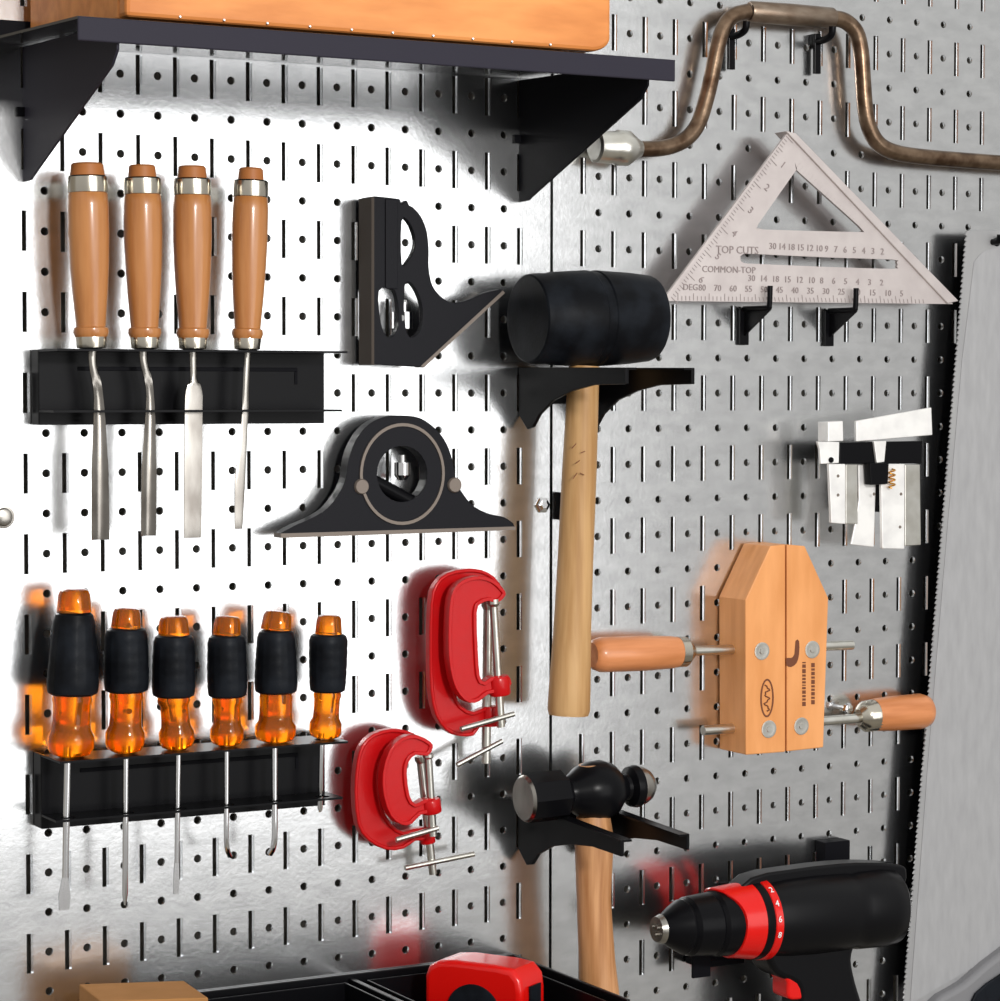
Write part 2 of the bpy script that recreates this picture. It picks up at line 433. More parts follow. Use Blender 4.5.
for i, c in enumerate(CH):
    h = HC
    top = at(c['tx'], c['ty'], h); bot = at(c['bx'], c['by'], h); bot.z = Z0 - RK1 * IN + .0002
    s = px_m(h, 250, c['tx']) * .93
    t = thing('wood_chisel', c['lab'], 'chisel', bot, 'wood handled chisels')
    L = bot - top
    w_, cp = c['w'] * s, c['cap'] * s
    m_ = MB(); m_.lathe(top, top + L * .12, [(0, cp * .80), (.08, cp * .92), (.6, cp), (1, cp * 1.04)]); m_.build('striking_cap', 'chisel_cap_wood', t, smooth=True)
    m_ = MB(); m_.lathe(top + L * .068, top + L * .165, [(0, w_ * .90), (.08, w_ * .97), (.5, w_ * .99), (.92, w_ * .97), (1, w_ * .9)]); m_.build('hoop', 'ferrule', t, smooth=True)
    m_ = MB(); m_.lathe(top + L * .15, top + L * .935, [(0, w_ * .86), (.02, w_ * .96), (.1, w_), (.3, w_ * 1.0), (.5, w_ * .95), (.7, w_ * .86), (.86, w_ * .76), (.93, w_ * .72), (.94, w_ * .84), (.97, w_ * .87), (1, w_ * .78)],
                        mod=(lambda th, q: 1 - .035 * (math.cos(4 * th) ** 8) * (1 if .1 < q < .9 else 0)) if i == 2 else None, seg=40)
    m_.build('handle', 'chisel_wood', t, smooth=True)
    m_ = MB(); m_.lathe(top + L * .925, bot, [(0, w_ * .76), (.1, w_ * .78), (.9, w_ * .72), (1, w_ * .5)]); m_.build('ferrule', 'ferrule', t, smooth=True)
    P_ = smooth_loop([at(x, y, h + (.12 if k > 2 else 0)) for k, (x, y) in enumerate(c['bl'])], 6, closed=False)
    bw = c['bw']; ww = []
    for k in range(len(P_)):
        q = k / 6; a = int(min(q, len(bw) - 2)); f = q - a; ww.append((bw[a] * (1 - f) + bw[a + 1] * f) * s)
    m_ = MB(); bm = m_.bm; rings = []
    for k, p in enumerate(P_):
        q = k / (len(P_) - 1); wd = ww[k]
        th = (wd * .95 if q < .3 else wd * .95 + (wd * .24 - wd * .95) * min(1, (q - .3) / .25)) if c['blade'] != 'slim' else wd * (.9 - .5 * q)
        cv = (.5 * wd if c['blade'] == 'gouge' and q > .45 else 0)
        th_ = th * (1 if q < .97 else .35)
        ring = []
        N = 12
        for j in range(N):                              # front edge left->right then back
            u = j / (N / 2 - 1) * 2 - 1 if j < N // 2 else 1 - (j - N // 2) / (N / 2 - 1) * 2
            fr_ = j < N // 2
            rnd = math.sqrt(max(0, 1 - u * u)) if q < .35 else (.85 if abs(u) < .99 else .6)
            y = (-1 if fr_ else 1) * th_ * .5 * (rnd + .15) + cv * (1 - u * u)
            ring.append(bm.verts.new(p + Vector((u * wd, y, 0))))
        rings.append(ring)
    for a, b in zip(rings, rings[1:]):
        for j in range(12): bm.faces.new((a[j], a[(j + 1) % 12], b[(j + 1) % 12], b[j]))
    bm.faces.new(rings[0]); bm.faces.new(list(reversed(rings[-1])))
    m_.build('blade', 'steel', t, smooth=True, angle=50)

SDLAB = ['largest amber and black screwdriver with wide flat tip, leftmost in the rack',
         'amber and black screwdriver with long cross tip shaft, second from left',
         'amber and black screwdriver with thin pointed shaft, third from left',
         'amber and black screwdriver with short shaft bent to the right, fourth from left',
         'amber and black screwdriver with bright shaft bent to the left, fifth from left',
         'smallest amber and black screwdriver with stubby shaft, rightmost in the rack']
for i, d in enumerate(SD):
    h = HC
    s = px_m(h, 650, d['s'][0]) * .93
    gx0, gx1, hx0, hx1, gy0, gy1 = d['g']; c0, c1, cy = d['c']; l0, l1, ly = d['l']
    base = at((l0 + l1) / 2, ly - 4, h)
    t = thing('screwdriver', SDLAB[i], 'screwdriver', base, 'amber and black screwdrivers')
    A = at((c0 + c1) / 2, cy, h); B = at((gx0 + gx1) / 2, gy0 + 2, h)
    rc = (c1 - c0) / 2 * s
    flute = lambda th, q: 1 - .05 * (math.cos(3 * th) ** 6)
    m_ = MB(); m_.lathe(A, B, [(0, rc * .62), (.06, rc * .82), (.25, rc * .93), (.8, rc), (1, rc * 1.02)], mod=flute, seg=36); m_.build('end_cap', 'amber', t, smooth=True)
    C = at((hx0 + hx1) / 2, gy1, h); r0 = (gx1 - gx0) / 2 * s; r1 = (hx1 - hx0) / 2 * s
    rib = (lambda th, q: 1 - .035 * (abs(math.sin(7 * th)) > .93) * (.12 < q < .90))
    prof = [(0, r0 * .80), (.03, r0 * .94), (.07, r0 * .98)] + [(.07 + .8 * k / 18, (r0 + (r1 - r0) * k / 18) * (1.02 + .02 * math.sin(PI * k / 18)) * (1 if k % 4 else .985)) for k in range(1, 18)] + [(.93, r1 * .99), (.97, r1 * .96), (1, r1 * .8)]
    m_ = MB(); m_.lathe(B - Vector((0, 0, 0)), C, prof, seg=48, mod=rib); m_.build('rubber_grip', 'black_rubber', t, smooth=True, angle=25)
    D = at((l0 + l1) / 2, ly - 2, h); D.z = Z0 - RK2 * IN + .0002; r2 = (l1 - l0) / 2 * s
    m_ = MB(); m_.lathe(C + (D - C) * -.05, D, [(0, r1 * .72), (.12, r1 * .78), (.2, r2 * .80), (.45, r2 * .80), (.58, r2 * .84), (.68, r2), (.85, r2 * 1.0), (.95, r2 * .86), (1, r2 * .5)], seg=36, mod=flute)
    m_.build('handle_body', 'amber', t, smooth=True, angle=50)
    m_ = MB(); S0 = at(d['s'][0], ly - 10, h); S1 = at(d['s'][1] if d['k'] != 'cross' or i == 1 else d['s'][0], d['s'][2], h)
    sr = d['sw'] * s
    if d['k'] == 'flat':
        e = S0 + (S1 - S0) * .80
        m_.tube([S0, S0 + (e - S0) * .5, e], [sr, sr, sr * .9])
        wv = 1.75 if i == 0 else 1.1
        f = e + (S1 - e) * .55
        X = Vector((1, 0, 0))
        m_.prism([e - X * sr * .8, f - X * sr * wv, S1 - X * sr * wv * .85, S1 + X * sr * wv * .85, f + X * sr * wv, e + X * sr * .8], BACK(.05))
    elif d['k'] == 'cross':
        e = S0 + (S1 - S0) * .93
        if i == 1: m_.tube([S0, S0 + (e - S0) * .5, e, S1], [sr, sr, sr, sr * .35])
        else:
            S1 = at(d['s'][1], d['s'][2], h - .15); k1 = at(d['s'][0], d['s'][2] - 14, h)
            m_.tube(smooth_loop([S0, S0 + (k1 - S0) * .5, k1, S1], 5, closed=False), sr)
    else:
        m_.tube([S0, S0 + (S1 - S0) * .95, S1], [sr, sr, sr * .5])
    m_.build('shaft', 'chrome', t, smooth=True)

# ---------------------------------------------------------------- combination square head
t = thing('square_head', 'black cast combination square head with a sloping foot, above the round protractor head', 'square head', at(385, 365, .3))
H = .98
top_ = pl(H, 374, 196, 389, 197.5, 400, 199) + pl(H, 402, 204, 407, 200, 409, 205) + smooth_loop(pl(H, 413, 207, 421, 216, 427, 231, 429, 250, 429, 268, 433, 286, 443, 298, 454, 302.5, 468, 300, 484, 293, 501, 289), 3, closed=False) + pl(H, 503, 292, 421, 367, 374, 364.5)
hol1 = smooth_loop(pl(H, 402, 221, 409, 222, 415, 236, 415, 248, 409, 260, 402, 264), 3)
hol2 = smooth_loop(pl(H, 379, 291, 392, 289, 397, 298, 399, 322, 394, 335, 387, 336, 381, 322), 3)
hol3 = smooth_loop(pl(H, 405, 286, 412, 284, 420, 298, 423, 315, 420, 331, 410, 337, 405, 320), 3)
m_ = MB(); m_.prism(top_, BACK(.22), [hol1, hol2, hol3]); m_.build('casting', 'dark_iron', t, bevel=.0006)
m_ = MB(); m_.prism([p + BACK(.221) for p in pl(H, 374, 196, 386, 197, 386, 285, 379, 290, 379, 338, 386, 345, 386, 365, 374, 364.5)], BACK(.53)); m_.build('blade_rail', 'dark_iron', t, bevel=.0006)
m_ = MB(); m_.prism(pl(H, 371.5, 197, 374.2, 197, 374.2, 365, 371.5, 365), BACK(.76)); m_.build('ground_face', 'dark_brown_side', t)
m_ = MB(); m_.prism(pl(H + .01, 503, 290.5, 505, 293, 424, 367.5, 421, 366), BACK(.5)); m_.build('sloping_face', 'ground_edge', t)
m_ = MB(); m_.box(at(385, 199, H + .0), at(398, 289, H + .05)); m_.build('raised_rib', 'dark_iron', t, bevel=.0005)
a = at(402, 300, H - .45); b = at(402, 338, H - .45)
m_ = MB(); m_.lathe(a, b, [(0, .003), (.1, .0036), (.3, .0036), (.32, .0068), (.75, .0068), (.78, .0038), (1, .0038)], seg=24, mod=lambda th, q: 1 + .06 * (math.sin(12 * th) > 0)); m_.build('clamp_nut', 'chrome', t, smooth=True, angle=25)
m_ = MB(); m_.tube([at(402, 318, .98), at(401, 318, .05)], .002); m_.build('clamp_bolt', 'chrome', t, smooth=True)

# ---------------------------------------------------------------- protractor head
t = thing('protractor_head', 'black round protractor head with a level vial and flat foot, below the square head', 'protractor head', at(400, 535, .3))
H = .90
arch = smooth_loop(pl(H, 296, 525, 312, 518, 328, 508, 340, 492, 346, 478, 349, 458, 356, 440, 368, 425, 384, 417, 402, 415.5, 420, 418, 436, 429, 447, 444, 453, 462, 456, 480, 464, 495, 475, 507, 490, 514, 504, 517, 513, 523), 3, closed=False)
out = pl(H, 281, 533) + arch + pl(H, 515.5, 527.5, 281, 535)
cc = at(402, 474, H); s = px_m(H, 470, 400) * .93
m_ = MB(); m_.prism(out, BACK(.42), [circ(cc, 27 * s, 28)]); m_.build('casting', 'dark_iron', t, bevel=.0007)
m_ = MB(); m_.prism(pl(H + .01, 281, 533.5, 515.5, 526.5, 515.5, 530, 281, 538), BACK(.45)); m_.build('ground_foot', 'ground_edge', t)
bm_ = MB()
bm_.prism(circ(cc + FWD(.05), 49 * s, 48, .93), BACK(.06), [circ(cc + FWD(.05), 46 * s, 48, .93)])
bm_.build('turret_rim', 'ground_edge', t)
bm_ = MB(); bm_.prism(circ(cc + FWD(.02), 45.5 * s, 48, .93), BACK(.1), [circ(cc + FWD(.02), 27.2 * s, 28)]); bm_.build('turret', 'dark_iron', t)
a = at(371, 480, H - .2); b = at(421, 507, H - .2)
m_ = MB(); m_.tube([a, b], 7 * s); m_.build('vial_holder', 'black_satin', t, smooth=True)
m_ = MB(); m_.lathe(at(402, 455, H - .3), at(402, 480, H - .3), [(0, .0025), (.3, .0025), (.3, .0055), (.8, .0055), (1, .003)], seg=20); m_.build('clamp_nut', 'chrome', t, smooth=True)
for (x, y) in ((361, 486.5), (454, 485)):
    c = at(x, y, H)
    m_ = MB(); m_.lathe(c + BACK(.02), c + FWD(.09), [(0, 7.5 * s), (.6, 7.5 * s), (1, 6.5 * s)], seg=24); m_.build('lock_screw', 'ground_edge', t, smooth=True)

# ---------------------------------------------------------------- hammer brackets
def hammer_bracket(label, R, tilt, L=5.6):
    t = thing('hammer_holder', label, 'tool holder', W(16, R, 0), 'black two armed hammer holders')
    prof = [(.03, 0), (L, tilt), (L, .42 + tilt), (4.0, .46 + tilt * .7), (2.9, .62 + tilt * .5), (1.9, .88 + tilt * .3), (1.15, 1.28), (.8, 1.62), (.5, 1.68), (.03, 1.30)]
    for xx in (15.0, 17.0):
        m_ = MB(); m_.prism([W(xx - .05, R + r, h) for h, r in prof], Vector((.10 * IN, 0, 0))); arm = m_.build('arm', 'black_satin', t, bevel=.0004)
        m_ = MB(); sgn = 1 if xx < 16 else -1
        m_.prism([W(xx + .05 * sgn, R + tilt * .06, .3), W(xx + .28 * sgn, R + tilt * .06, .3), W(xx + .28 * sgn, R + tilt, L), W(xx + .05 * sgn, R + tilt, L)], Vector((0, 0, -.0014))); m_.build('arm_flange', 'black_satin', arm)
    m_ = MB(); m_.box(W(15.05, R, .03), W(16.95, R + 1.0, .1)); m_.build('back_plate', 'black_satin', t, bevel=.0004)
    return t
hammer_bracket('black two armed holder under the rubber mallet head', 7.30, .04)
hammer_bracket('black two armed holder under the ball peen hammer head', 19.24, .24, 5.45)

# ---------------------------------------------------------------- rubber mallet
HM = 1.75
t = thing('rubber_mallet', 'black rubber mallet with a thick wooden handle resting on its holder', 'mallet', at(578, 375, HM))
a = at(527.5, 318.5, HM); b = at(650, 317, HM)
b.z = a.z + (b.z - a.z) * .6
s = px_m(HM, 320, 590) * .90
r = 45.5 * s / .90 * .87
m_ = MB(); m_.lathe(a, b, [(0, 0), (0, r * .91), (.008, r * .945), (.05, r * .97), (.16, r * .975), (.18, r * 1.0), (.46, r * 1.045), (.47, r * 1.02), (.53, r * 1.02), (.54, r * 1.045), (.80, r * 1.0), (.96, r * .95), (.985, r * .92), (1, r * .84), (1, 0)], seg=56)
m_.build('head', 'black_rubber', t, smooth=True)
m_ = MB(); top = at(584, 366, HM); bot = at(568.5, 715, HM)
s = px_m(HM, 500, 580) * .88
m_.lathe(top, bot, [(0, 15 * s), (.05, 15.5 * s), (.3, 17 * s), (.55, 17.5 * s), (.75, 18.5 * s), (.92, 20.5 * s), (.985, 21 * s), (1, 19.5 * s)], seg=32)
hd = m_.build('handle', 'mallet_wood', t, smooth=True)
for (dx, dy, q) in ((0, 0, .6), (6, -5, .3), (-3, 7, 1.1), (5, 6, -.4), (-4, -8, .9)):
    c = at(578 + dx * .9, 462 + dy * 2.0, HM + .50)
    m_ = MB(); m_.tube([c + Vector((-.002, 0, -.0018 * q)), c + Vector((.0012, -.0002, .0018 * q))], .0003, seg=6); m_.build('burn_stamp', 'burn_mark', hd)

# ---------------------------------------------------------------- ball peen hammer
HH = 2.0
t = thing('ball_peen_hammer', 'black ball peen hammer with bright striking faces and wooden handle', 'hammer', at(595, 830, HH))
a = at(523, 799, HH); b = at(649, 784.5, HH); s = px_m(HH, 790, 580) * .90; d = b - a
m_ = MB(); rr = 23 * s
m_.lathe(a, a + d * .0185, [(0, 0), (0, rr * .88), (1, rr * .98)], seg=36); m_.build('striking_face', 'steel', t, smooth=True)
m_ = MB(); m_.lathe(a + d * .018, a + d * .34, [(0, rr * .97), (.12, rr), (.86, rr), (1, rr * .72)], seg=8, mod=lambda th, q: 1.03)
hb = m_.build('head', 'black_satin', t, smooth=True, angle=20)
m_ = MB(); m_.lathe(a + d * .33, a + d * .90, [(0, rr * .70), (.08, rr * .78), (.2, rr * 1.08), (.35, rr * 1.24), (.5, rr * 1.26), (.64, rr * 1.08), (.76, rr * .66), (.82, rr * .52), (.86, rr * .55), (.90, rr * .84), (.97, rr * .90), (1, rr * .88)], seg=32)
m_.build('cheek', 'black_satin', hb, smooth=True)
m_ = MB()
m_.lathe(a + d * .897, b + d * .045, [(0, rr * .80), (.3, rr * .80), (.6, rr * .66), (.85, rr * .40), (1, 0)], seg=32); m_.build('ball_peen', 'steel', t, smooth=True)
m_ = MB()
P_ = [at(590, 764, HH), at(592, 790, HH), at(594, 838, HH), at(594, 900, HH), at(597, 960, HH), at(600, 1010, HH), at(602, 1060, HH)]
m_.tube(smooth_loop(P_, 4, closed=False), [v * s for v in sum([[a_ + (b_ - a_) * k / 4 for k in range(4)] for a_, b_ in zip([11, 12, 19, 16.5, 17.5, 20.5], [12, 19, 16.5, 17.5, 20.5, 22])], [])] + [21 * s], seg=28)
m_.build('handle', 'hammer_wood', t, smooth=True)

# ---------------------------------------------------------------- C-clamps
def c_clamp(label, outer, h, thick, screw_px, bar, boss, sw, pad, hook=None):
    t = thing('c_clamp', label, 'clamp', at(outer[len(outer) // 2][0], outer[len(outer) // 2][1], h), 'red C clamps')
    pts = [at(x, y, h) for x, y in outer]
    pts = smooth_loop(pts, 2)
    n = len(pts); ar = sum(pts[k].x * pts[(k + 1) % n].z - pts[(k + 1) % n].x * pts[k].z for k in range(n))
    ins = []
    for k in range(n):
        e = (pts[(k + 1) % n] - pts[k - 1]).normalized(); nn = Vector((-e.z, 0, e.x)) * (1 if ar > 0 else -1)
        ins.append(pts[k] + nn * .0026 + BACK(.07))
    m_ = MB(); m_.prism(pts, BACK(thick), [[p - BACK(.07) for p in ins]]); fr = m_.build('frame', 'red_paint', t, bevel=.0010, seg=3, smooth=True)
    m_ = MB(); m_.prism([p + BACK(0) for p in ins], BACK(thick - .14)); m_.build('web', 'red_paint', fr)
    cx = sum(p.x for p in pts) / len(pts); cz = sum(p.z for p in pts) / len(pts)
    s = px_m(h, 700, 450)
    hs = h - thick / 2
    (x0, y0), (x1, y1) = screw_px
    A, B = at(x0, y0, hs), at(x1, y1, hs)
    m_ = MB(); m_.tube([A, B], sw * s); sc = m_.build('screw_rod', 'zinc', t, smooth=True)
    n = 14
    m_ = MB(); m_.lathe(A, A + (B - A) * .06, [(0, pad * s), (.6, pad * s), (1, sw * s)], seg=18); m_.build('swivel_pad', 'zinc', sc, smooth=True)
    m_ = MB(); (x0, y0), (x1, y1) = bar
    m_.tube([at(x0, y0, hs + .12), at(x1, y1, hs + .12)], .0018); m_.build('tommy_bar', 'zinc', sc, smooth=True)
    (x0, y0), (x1, y1), bw = boss
    m_ = MB(); m_.lathe(at(x0, y0, hs), at(x1, y1, hs), [(0, bw * s * .9), (.1, bw * s), (.9, bw * s), (1, bw * s * .9)], seg=24); m_.build('threaded_boss', 'red_paint', t, smooth=True)
    return t
big_back = [(498, 600), (503, 590), (495, 577), (482, 570), (466, 569), (448, 573), (436, 584), (431, 604), (430, 650), (431, 690), (436, 715), (446, 730), (458, 736), (474, 736), (480, 728), (498, 722), (500, 708), (484, 708), (474, 712), (462, 706), (456, 692), (454, 660), (454, 612), (460, 598), (472, 592), (486, 594)]
c_clamp('largest red C clamp, behind a smaller one, upper right of the screwdrivers', big_back, .95, .28, ((488, 600), (486, 763)), ((457, 765), (502, 741)), ((490, 706), (490, 726), 8), 4.2, 6)
big_front = [(506, 595), (503, 588), (494, 580), (482, 576), (468, 578), (457, 585), (451, 598), (449, 620), (449, 655), (453, 680), (460, 695), (470, 703), (480, 701), (489, 694), (509, 690), (510, 677), (492, 677), (485, 682), (480, 676), (478, 650), (477, 612), (481, 604), (489, 601), (498, 603)]
c_clamp('bright red C clamp in front of the largest clamp, beside the mallet handle', big_front, 1.55, .32, ((493, 599), (501, 727)), ((461, 729), (514, 714)), ((498, 676), (500, 695), 10), 3.8, 6)
small_back = [(424, 752), (420, 738), (408, 731), (392, 729), (374, 734), (362, 746), (357, 764), (355, 792), (358, 824), (368, 840), (386, 850), (404, 849), (416, 841), (432, 840), (433, 828), (414, 829), (404, 832), (392, 824), (383, 806), (380, 775), (386, 757), (400, 748), (412, 752)]
c_clamp('small dark red C clamp nearest the wall, below the pair of larger clamps', small_back, .85, .30, ((420, 756), (433, 874)), ((405, 868), (474, 854)), ((426, 828), (428, 843), 7), 3.6, 5)
small_front = [(433, 748), (431, 742), (417, 735), (402, 738), (390, 750), (383, 773), (384, 796), (391, 816), (402, 825), (412, 824), (421, 815), (437, 811), (438, 799), (424, 800), (416, 804), (410, 796), (407, 774), (409, 762), (416, 755), (428, 756)]
c_clamp('small bright red C clamp in front, lowest of the four clamps', small_front, 1.45, .32, ((428, 754), (433, 836)), ((396, 840), (438, 828)), ((430, 799), (432, 813), 9), 3.6, 5)

def peg_hook(label, X, row, reach, r=.0024, tip=.3, group='black peg hooks'):
    t = thing('peg_hook', label, 'hook', W(X, row, 0), group)
    m_ = MB(); m_.box(W(X - .14, row - .15, .02), W(X + .14, row + 1.1, .09)); m_.build('plate', 'black_satin', t, bevel=.0004)
    m_ = MB(); m_.tube(smooth_loop([W(X, row, .08), W(X, row + .02, reach - .15), W(X, row - .05, reach), W(X, row - tip, reach + .04)], 5, closed=False), r); m_.build('prong', 'black_satin', t, smooth=True)
    return t
def hook_at(label, px, py, h, **k):
    q = at(px, py, h); return peg_hook(label, q.x / IN, (Z0 - q.z) / IN, h + .1, **k)
hook_at('black peg hook carrying the two larger red C clamps', 466, 604, 1.15, tip=.1)
hook_at('black peg hook carrying the two small red C clamps', 394, 762, 1.05, tip=.1)

# ---------------------------------------------------------------- bit brace
HB = .62
t = thing('bit_brace', 'old steel bit brace with a bent crank, hung along the top right', 'brace', at(790, 20, HB))
s = px_m(HB, 60, 800) * .88
P_ = [(632, 149), (652, 149), (670, 146.5), (686, 139), (698, 124), (706, 100), (712, 75), (717, 50), (723, 29), (733, 16), (748, 11.5)]
m_ = MB(); m_.tube(smooth_loop([at(x, y, HB) for x, y in P_], 4, closed=False), 7.3 * s, seg=20); m_.build('crank_arm', 'aged_steel', t, smooth=True)
P_ = [(832, 18), (845, 21), (856, 32), (861, 52), (863, 80), (865, 106), (869, 127), (878, 143), (894, 152), (920, 156.5), (960, 160), (1000, 163), (1030, 165)]
m_ = MB(); m_.tube(smooth_loop([at(x, y, HB) for x, y in P_], 4, closed=False), 7.6 * s, seg=20); m_.build('crank_arm', 'aged_steel', t, smooth=True)
m_ = MB(); m_.lathe(at(749, 11.5, HB), at(833, 18, HB), [(0, 8.5 * s), (.02, 9.6 * s), (.5, 10.2 * s), (.98, 9.6 * s), (1, 8.5 * s)]); m_.build('hand_sleeve', 'aged_steel_sleeve', t, smooth=True)
m_ = MB(); m_.lathe(at(594, 146.5, HB), at(640, 149, HB), [(0, 0), (0, 12 * s), (.04, 14.5 * s), (.45, 14.5 * s), (.5, 16 * s), (.72, 16 * s), (.9, 10 * s), (1, 7.5 * s)], seg=28)
m_.build('chuck', 'zinc', t, smooth=True)
for (x, y) in ((737, 31), (823, 36)):
    q = at(x, y, .55); X, R = q.x / IN, (Z0 - q.z) / IN
    k = thing('peg_hook', 'black hook under the brace sleeve, %s' % ('at its left end' if x < 800 else 'at its right end'), 'hook', W(X, R, 0), 'black peg hooks')
    m_ = MB(); m_.box(W(X - .1, R - .1, .30), W(X + .12, R + 1.05, .18)); m_.box(W(X - .1, R - .1, .18), W(X + .12, R + .3, .02)); m_.build('plate', 'black_satin', k, bevel=.0005)
    m_ = MB(); m_.tube(smooth_loop([W(X, R + .12, .25), W(X, R + .12, .6), W(X, R + .02, .95), W(X, R - .22, 1.02)], 5, closed=False), .0026); m_.build('prong', 'black_satin', k, smooth=True)

# ---------------------------------------------------------------- speed square
HS = 1.15
t = thing('speed_square', 'triangular aluminium rafter square with engraved scales resting on two hooks', 'square', at(810, 303, HS))
outer = pl(HS, 789, 131, 953, 304, 668, 301, 666, 296)
hole = smooth_loop(pl(HS, 797, 169, 796, 169.5, 859, 226, 861, 231, 856, 232, 764, 229.5, 759, 228, 758.5, 224), 2)
slot = smooth_loop(pl(HS, 743, 254, 760, 254.2, 830, 257.5, 892, 259.5, 897, 262, 897, 267, 892, 268.8, 830, 267, 760, 264, 744, 263, 740.5, 259), 2)
m_ = MB(); m_.prism(outer, BACK(.1), [hole, slot]); bl = m_.build('plate', 'aluminium', t, bevel=.0004)
m_ = MB(); m_.prism(pl(HS + .08, 786, 131, 796, 133, 959, 301, 948, 303.5), BACK(.6)); m_.build('fence', 'aluminium', t, bevel=.0006)
a0, a1 = at(786, 136, HS), at(671, 297, HS)
u = (a1 - a0).normalized(); nrm = Vector((-u.z, 0, u.x)); 
if nrm.x < 0: nrm = -nrm
tk = MB(); L = (a1 - a0).length; n = 56
for k in range(n + 1):
    ln = .0075 if k % 8 == 0 else (.005 if k % 4 == 0 else .003)
    p = a0 + (a1 - a0) * (k / n) + FWD(.008); q = u * .00022
    tk.prism([p - q, p - q + nrm * ln, p + q + nrm * ln, p + q], FWD(.006))
tk.build('inch_scale', 'engraving', bl)
for k in range(1, 7):
    p = a0 + (a1 - a0) * (k / 7) + nrm * .0095 + FWD(.012)
    text_mesh(str(k), .0075, p - u * .0018, nrm, -u, 'scale_numeral', 'engraving', bl)
xd = at(900, 300, HS) - at(700, 296, HS)
up = Vector((0, 0, 1))
def txt(s_, x, y, size, nm='engraved_lettering'):
    text_mesh(s_, size, at(x, y, HS + .012), xd, up, nm, 'engraving', bl)
txt('TOP CUTS', 716, 253, .0078); txt('COMMON-TOP', 702, 272, .0066)
for k, c in enumerate(['30', '14', '18', '15', '12', '10', '9', '7', '6', '5', '4', '3', '2']): txt(c, 769 + k * 9.3, 249 + k * .45, .0066, 'scale_numeral')
for k, c in enumerate(['30', '14', '18', '15', '12', '10', '8', '6', '5', '4', '3', '2']): txt(c, 748 + k * 12, 281 + k * .4, .0064, 'scale_numeral')
for k, c in enumerate(['DEG', '80', '70', '60', '55', '50', '45', '40', '35', '30', '25', '20', '15', '10', '5']): txt(c, 683 + k * 15.5, 290 + k * .45, .0064, 'scale_numeral')
tk = MB()
for k in range(64):
    p = at(678 + k * 3.9, 300.2 + k * .05, HS + .008); ln = .005 if k % 4 == 0 else .003
    p2 = p + Vector((.0 if k < 20 else -.0008, 0, ln)); q = Vector((.0002, 0, 0))
    tk.prism([p - q, p2 - q, p2 + q, p + q], FWD(.006))
for k in range(20):
    p = at(800 + k * 3.15, 163 + k * 3.25, HS + .008); q = Vector((.0002, 0, 0.0002)); dd = Vector((-.0030, 0, -.0030))
    tk.prism([p - q, p + dd - q, p + dd + q, p + q], FWD(.006))
tk.build('degree_scale', 'engraving', bl)
for (x, y, lab) in ((770, 303.5, 'black hook under the left half of the triangular square'), (856, 305.5, 'black hook under the right half of the triangular square')):
    q = at(x, y, HS + .25); X, R = q.x / IN, (Z0 - q.z) / IN
    k = thing('peg_hook', lab, 'hook', W(X, R, 0), 'black peg hooks')
    m_ = MB(); m_.box(W(X - .17, R + .1, .02), W(X + .17, R + 1.15, .12)); m_.build('plate', 'black_satin', k, bevel=.0006)
    m_ = MB(); m_.prism([W(X, R + .22, .1), W(X, R + .10, 1.4), W(X, R + .18, 1.4), W(X, R + .9, .1)], Vector((.0012, 0, 0))); m_.build('gusset', 'black_satin', k)
    m_ = MB(); m_.tube(smooth_loop([W(X, R + .12, .1), W(X, R + .12, HS + .1), W(X, R + .06, HS + .22), W(X, R - .5, HS + .25)], 5, closed=False), .0020); m_.build('prong', 'black_satin', k, smooth=True)

# ---------------------------------------------------------------- wooden handscrew clamp
HW = 1.42
t = thing('handscrew_clamp', 'wooden handscrew clamp with two tapered jaws and turned handles on steel rods', 'clamp', at(786, 752, HW))
lj = pl(HW, 770.5, 546, 785.4, 544.5, 785.4, 752, 746, 755, 745.5, 600)
rj = pl(HW, 787, 544.5, 805, 546, 828.5, 598, 823.5, 747.5, 787, 751.6)
DW = 1.35
mj = MB(); mj.prism(lj, BACK(DW)); J1 = mj.build('jaw', 'clamp_wood', t, bevel=.0008)
mj = MB(); mj.prism(rj, BACK(DW)); J2 = mj.build('jaw', 'clamp_wood', t, bevel=.0008)
s = px_m(HW, 650, 790) * .88
for (x, y, J) in ((761.6, 651, J1), (812, 649.5, J2), (768.5, 729, J1), (801, 726, J2)):
    c = at(x, y, HW)
    m_ = MB(); m_.lathe(c + BACK(.02), c + FWD(.05), [(0, 8.2 * s), (.7, 8.2 * s), (.75, 6.8 * s), (.72, 6 * s), (.72, 3 * s), (1, 2.6 * s)], seg=24); m_.build('barrel_nut', 'zinc', J, smooth=True, angle=25)
m_ = MB(); m_.prism(smooth_loop(pl(HW + .006, 795.5, 641, 799, 641, 799, 654, 796.5, 663, 791, 667, 786.5, 665, 786.5, 658, 791, 658, 794.5, 654), 2), FWD(.006)); m_.build('pull_notch', 'burn_mark', J2)
m_ = MB(); e = circ(at(767, 698, HW + .006), 18 * s, 28, .42); e2 = circ(at(767, 698, HW + .006), 16.3 * s, 28, .36)
m_.prism(e, FWD(.006), [e2]); m_.build('oval_emblem', 'burn_mark', J1)
sq = []
for k in range(26):
    q = k / 25
    sq.append(at(767 + 2.2 * math.sin(q * 17) + 1.0 * math.sin(q * 41), 711 - q * 26, HW + .012))
m_ = MB(); m_.tube(sq, .0005, seg=6); m_.build('emblem_script', 'burn_mark', J1)
